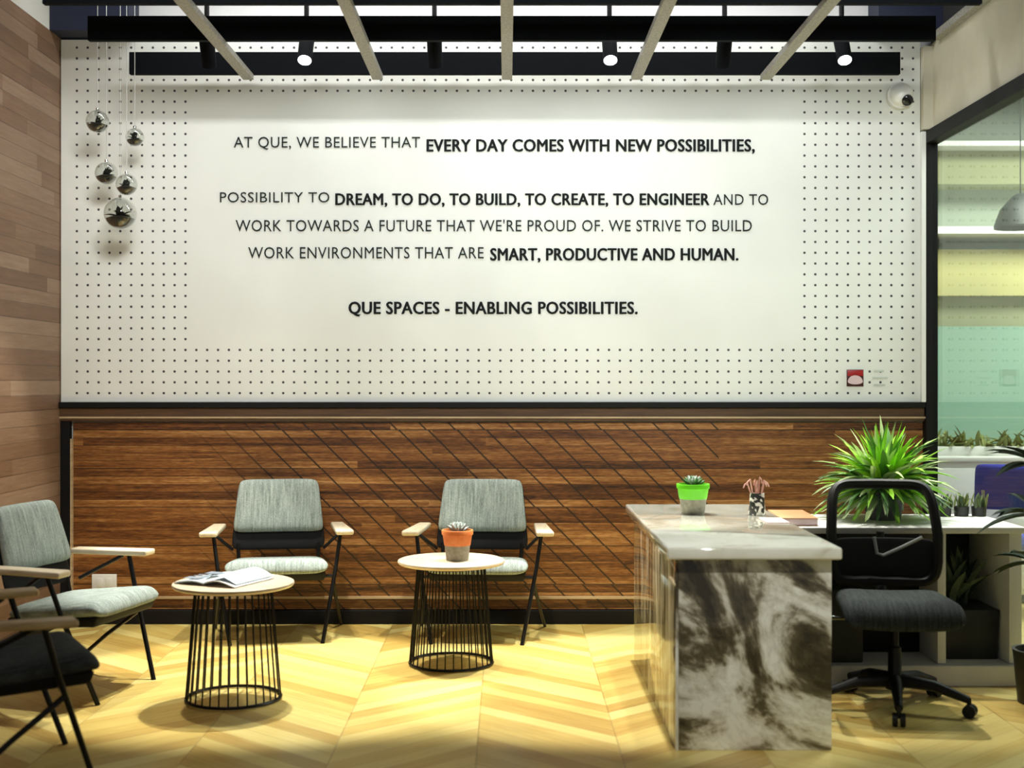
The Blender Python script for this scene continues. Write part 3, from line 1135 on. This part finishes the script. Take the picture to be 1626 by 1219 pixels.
outline = []
nseg = 64
for k in range(nseg):
    a = 2 * PI * k / nseg
    ca, sa = math.cos(a), math.sin(a)
    e = 0.24
    outline.append(bpt(math.copysign(abs(ca) ** e, ca), 0.5 + 0.5 * math.copysign(abs(sa) ** e, sa)))
MB().tube(outline, 0.024, 8, close=True).build('back_frame', 'black_plastic', oc)
net = MB()
gr = [[net.bm.verts.new(bpt(-0.96 + 1.92 * i / 14, 0.03 + 0.94 * j / 14)) for i in range(15)] for j in range(15)]
for j in range(14):
    for i in range(14):
        net.bm.faces.new((gr[j][i], gr[j][i + 1], gr[j + 1][i + 1], gr[j + 1][i]))
net.build('back_mesh', 'net_black', oc)


def lowpad(u, v):
    return bpt(u * .93, .24 + .21 * v, -.012), (0, 1, .2)


MB().pillow(lowpad, 0.018, sharp=10).build('lower_back_pad', 'black_plastic', oc)
MB().tube([(0, -.10, .41), (0, -.27, .42), (0, -.345, .50), (0, -.345, .62), (0, -.345, .74)], [.026, .026, .028, .024, .018], 10).build('spine', 'black_plastic', oc)
MB().tube([bpt(-.72, .47, .014), bpt(-.35, .36, .014), bpt(.0, .27, .014), bpt(.12, .29, .014), bpt(.17, .46, .014)], 0.008, 8).build('lumbar_bracket', 'steel_grey', oc)


# ------------------------------------------------------------------ plants at the right
def spiky(par, n, z0, L, width, mats, seed, spread=1.0, droop=1.1, el=(0.05, 1.45), zmin=-9.0):
    rnd = random.Random(seed)
    mbs = [MB() for _ in mats]
    for k in range(n):
        a = rnd.uniform(0, 2 * PI)
        e = rnd.uniform(*el)
        d = Vector((math.cos(a) * math.cos(e) * spread, math.sin(a) * math.cos(e) * spread, math.sin(e)))
        i = min(int(rnd.random() * len(mats)), len(mats) - 1)
        mbs[i].blade((rnd.uniform(-.04, .04), rnd.uniform(-.04, .04), z0), d, L * rnd.uniform(.7, 1.1), width * rnd.uniform(.7, 1.2), droop * rnd.uniform(.5, 1.2), 7, zmin=zmin + rnd.uniform(0, .01))
    for mbx, mm in zip(mbs, mats):
        mbx.build('leaves', mm, par)


sf = thing('spider_plant', 'bright green spiky plant on the white counter behind the office chair', 'potted plant', (1.89, 6.48, 0.752))
MB().lathe([(0, 0), (.085, 0), (.10, .14), (.105, .15), (.095, .15), (.09, .13), (0, .13)], seg=28).build('pot', 'planter_black', sf)
MB().lathe([(0, .128), (.09, .13), (0, .142)], seg=20).build('soil', 'soil', sf)
spiky(sf, 300, .12, .38, .038, ['fern_bright', 'fern_bright', 'fern_pale', 'fern_dark'], 21, 1.0, 1.25, (-.05, 1.5), .006)

pl = thing('planter_box', 'black planter box with dim foliage under the right end of the counter', 'planter', (2.235, 6.38, 0.10))
MB().hexa([(-.135, -.14, 0), (.135, -.14, 0), (.135, .14, 0), (-.135, .14, 0)], [(-.145, -.15, .24), (.145, -.15, .24), (.145, .15, .24), (-.145, .15, .24)], 0.004).build('box', 'planter_black', pl)
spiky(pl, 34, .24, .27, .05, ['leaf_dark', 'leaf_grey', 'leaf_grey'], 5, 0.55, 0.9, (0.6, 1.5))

dp = thing('palm_plant', 'dark leaved potted palm cut by the right edge of the picture', 'potted plant', (2.40, 5.80, 0))
MB().lathe([(0, 0), (.10, 0), (.12, .22), (.125, .24), (.11, .24), (.105, .21), (0, .21)], seg=28).build('pot', 'planter_black', dp)
MB().lathe([(0, .208), (.105, .21), (0, .222)], seg=20).build('soil', 'soil', dp)
fl = MB()
rnd = random.Random(4)
st = MB()
for (bx, bz, ln) in ((-.02, .62, .26), (-.01, .84, .30), (.0, 1.06, .32)):
    st.tube([(0, 0, .2), (bx * .5, 0, bz * .6), (bx, 0, bz)], [.012, .010, .007], 8)
    for k in range(9):
        a = PI + rnd.uniform(-1.5, 1.5) if k < 6 else rnd.uniform(0, 2 * PI)
        e = rnd.uniform(-.1, .75)
        fl.blade((bx, 0, bz), (math.cos(a) * math.cos(e), math.sin(a) * math.cos(e) * .8, math.sin(e)), ln * rnd.uniform(.7, 1.0), .06, .7, 6)
st.build('stem', 'leaf_dark', dp)
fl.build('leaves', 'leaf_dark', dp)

# small low plants along the back of the counter
for k, x in enumerate((2.24, 2.33, 2.42)):
    q = thing('small_plant', ('small olive plant behind the counter end, nearest the bright spiky plant', 'small olive plant behind the counter end, middle of three',
                              'small olive plant behind the counter end, nearest the dark palm')[k], 'potted plant', (x, 6.62, 0.752), 0, 'small plants on the counter')
    MB().lathe([(0, 0), (.035, 0), (.038, .05), (.035, .05), (.033, .045), (0, .045)], seg=18).build('pot', 'planter_black', q)
    spiky(q, 16, .045, .075, .022, ['leaf_olive', 'leaf_grey'], 30 + k, 0.8, 0.4, (1.1, 1.5))

# ------------------------------------------------------------------ office furniture beyond the glass
cb = thing('low_cabinet', 'white low cabinet in the office beyond the glass partition', 'cabinet', (3.35, 8.55, 0))
MB().box((-.62, -.2, .06), (.9, .2, .92), 0.006).build('body', 'white_paint', cb)
MB().box((-.64, -.22, .92), (.92, .22, .95), 0.004).build('top', 'pot_white', cb)
MB().box((-.60, -.215, .10), (.13, -.2, .88), 0.004).build('door', 'white_plastic', cb)
MB().box((.15, -.215, .10), (.88, -.2, .88), 0.004).build('door', 'white_plastic', cb)
MB().box((-.58, -.17, 0), (.86, .17, .06)).build('plinth', 'black_plastic', cb)

pt = thing('planter_trough', 'long trough of olive foliage on the white cabinet beyond the glass', 'planter', (3.35, 8.6, 0.95))
MB().box((-.55, -.09, 0), (.8, .09, .06), 0.004).build('trough', 'pot_white', pt)
fo = MB()
rnd = random.Random(12)
for k in range(160):
    a, e = rnd.uniform(0, 2 * PI), rnd.uniform(.2, 1.4)
    fo.blade((rnd.uniform(-.53, .78), rnd.uniform(-.06, .06), .055), (math.cos(a) * math.cos(e), math.sin(a) * math.cos(e), math.sin(e)), rnd.uniform(.08, .17), .03, .7, 5)
fo.build('foliage', 'leaf_olive', pt)

bc = thing('blue_chair', 'blue upholstered chair in the office beyond the glass', 'chair', (3.12, 8.0, 0), facing(0.2, 1))


def bseat(u, v):
    return (u * .23, v * .22, .45), (0, 0, 1)


def bback(u, v):
    return (u * .235, -.20 - .03 * v + .05 * u * u, .80 + .14 * v), (0, 1, .12)


MB().pillow(bseat, .08).build('seat', 'blue_cloth', bc)
MB().pillow(bback, .06).build('backrest', 'blue_cloth', bc)
for sx in (-1, 1):
    MB().tube([(sx * .19, .17, .43), (sx * .21, .20, 0)], .011, 8).build('leg', 'steel_grey', bc)
    MB().tube([(sx * .19, -.19, .78), (sx * .19, -.18, .43), (sx * .21, -.22, 0)], .011, 8).build('leg', 'steel_grey', bc)

pd = thing('pendant_lamp', 'dark pendant lamp hanging in the office beyond the glass', 'pendant lamp', (3.42, 8.6, 2.60))
MB().lathe([(.17, -.14), (.165, -.14), (.12, -.02), (.05, .06), (.02, .09), (.025, .09), (.055, .07), (.13, -.015), (.17, -.13)], seg=32).build('shade', 'planter_black', pd)
MB().tube([(0, 0, .08), (0, 0, 1.35)], .004, 6).build('cord', 'black_plastic', pd)
MB().lathe([(0, -.06), (.03, -.05), (.04, -.02), (.02, .03), (0, .04)], c=(0, 0, -.03), seg=16).build('bulb', 'pot_white', pd)
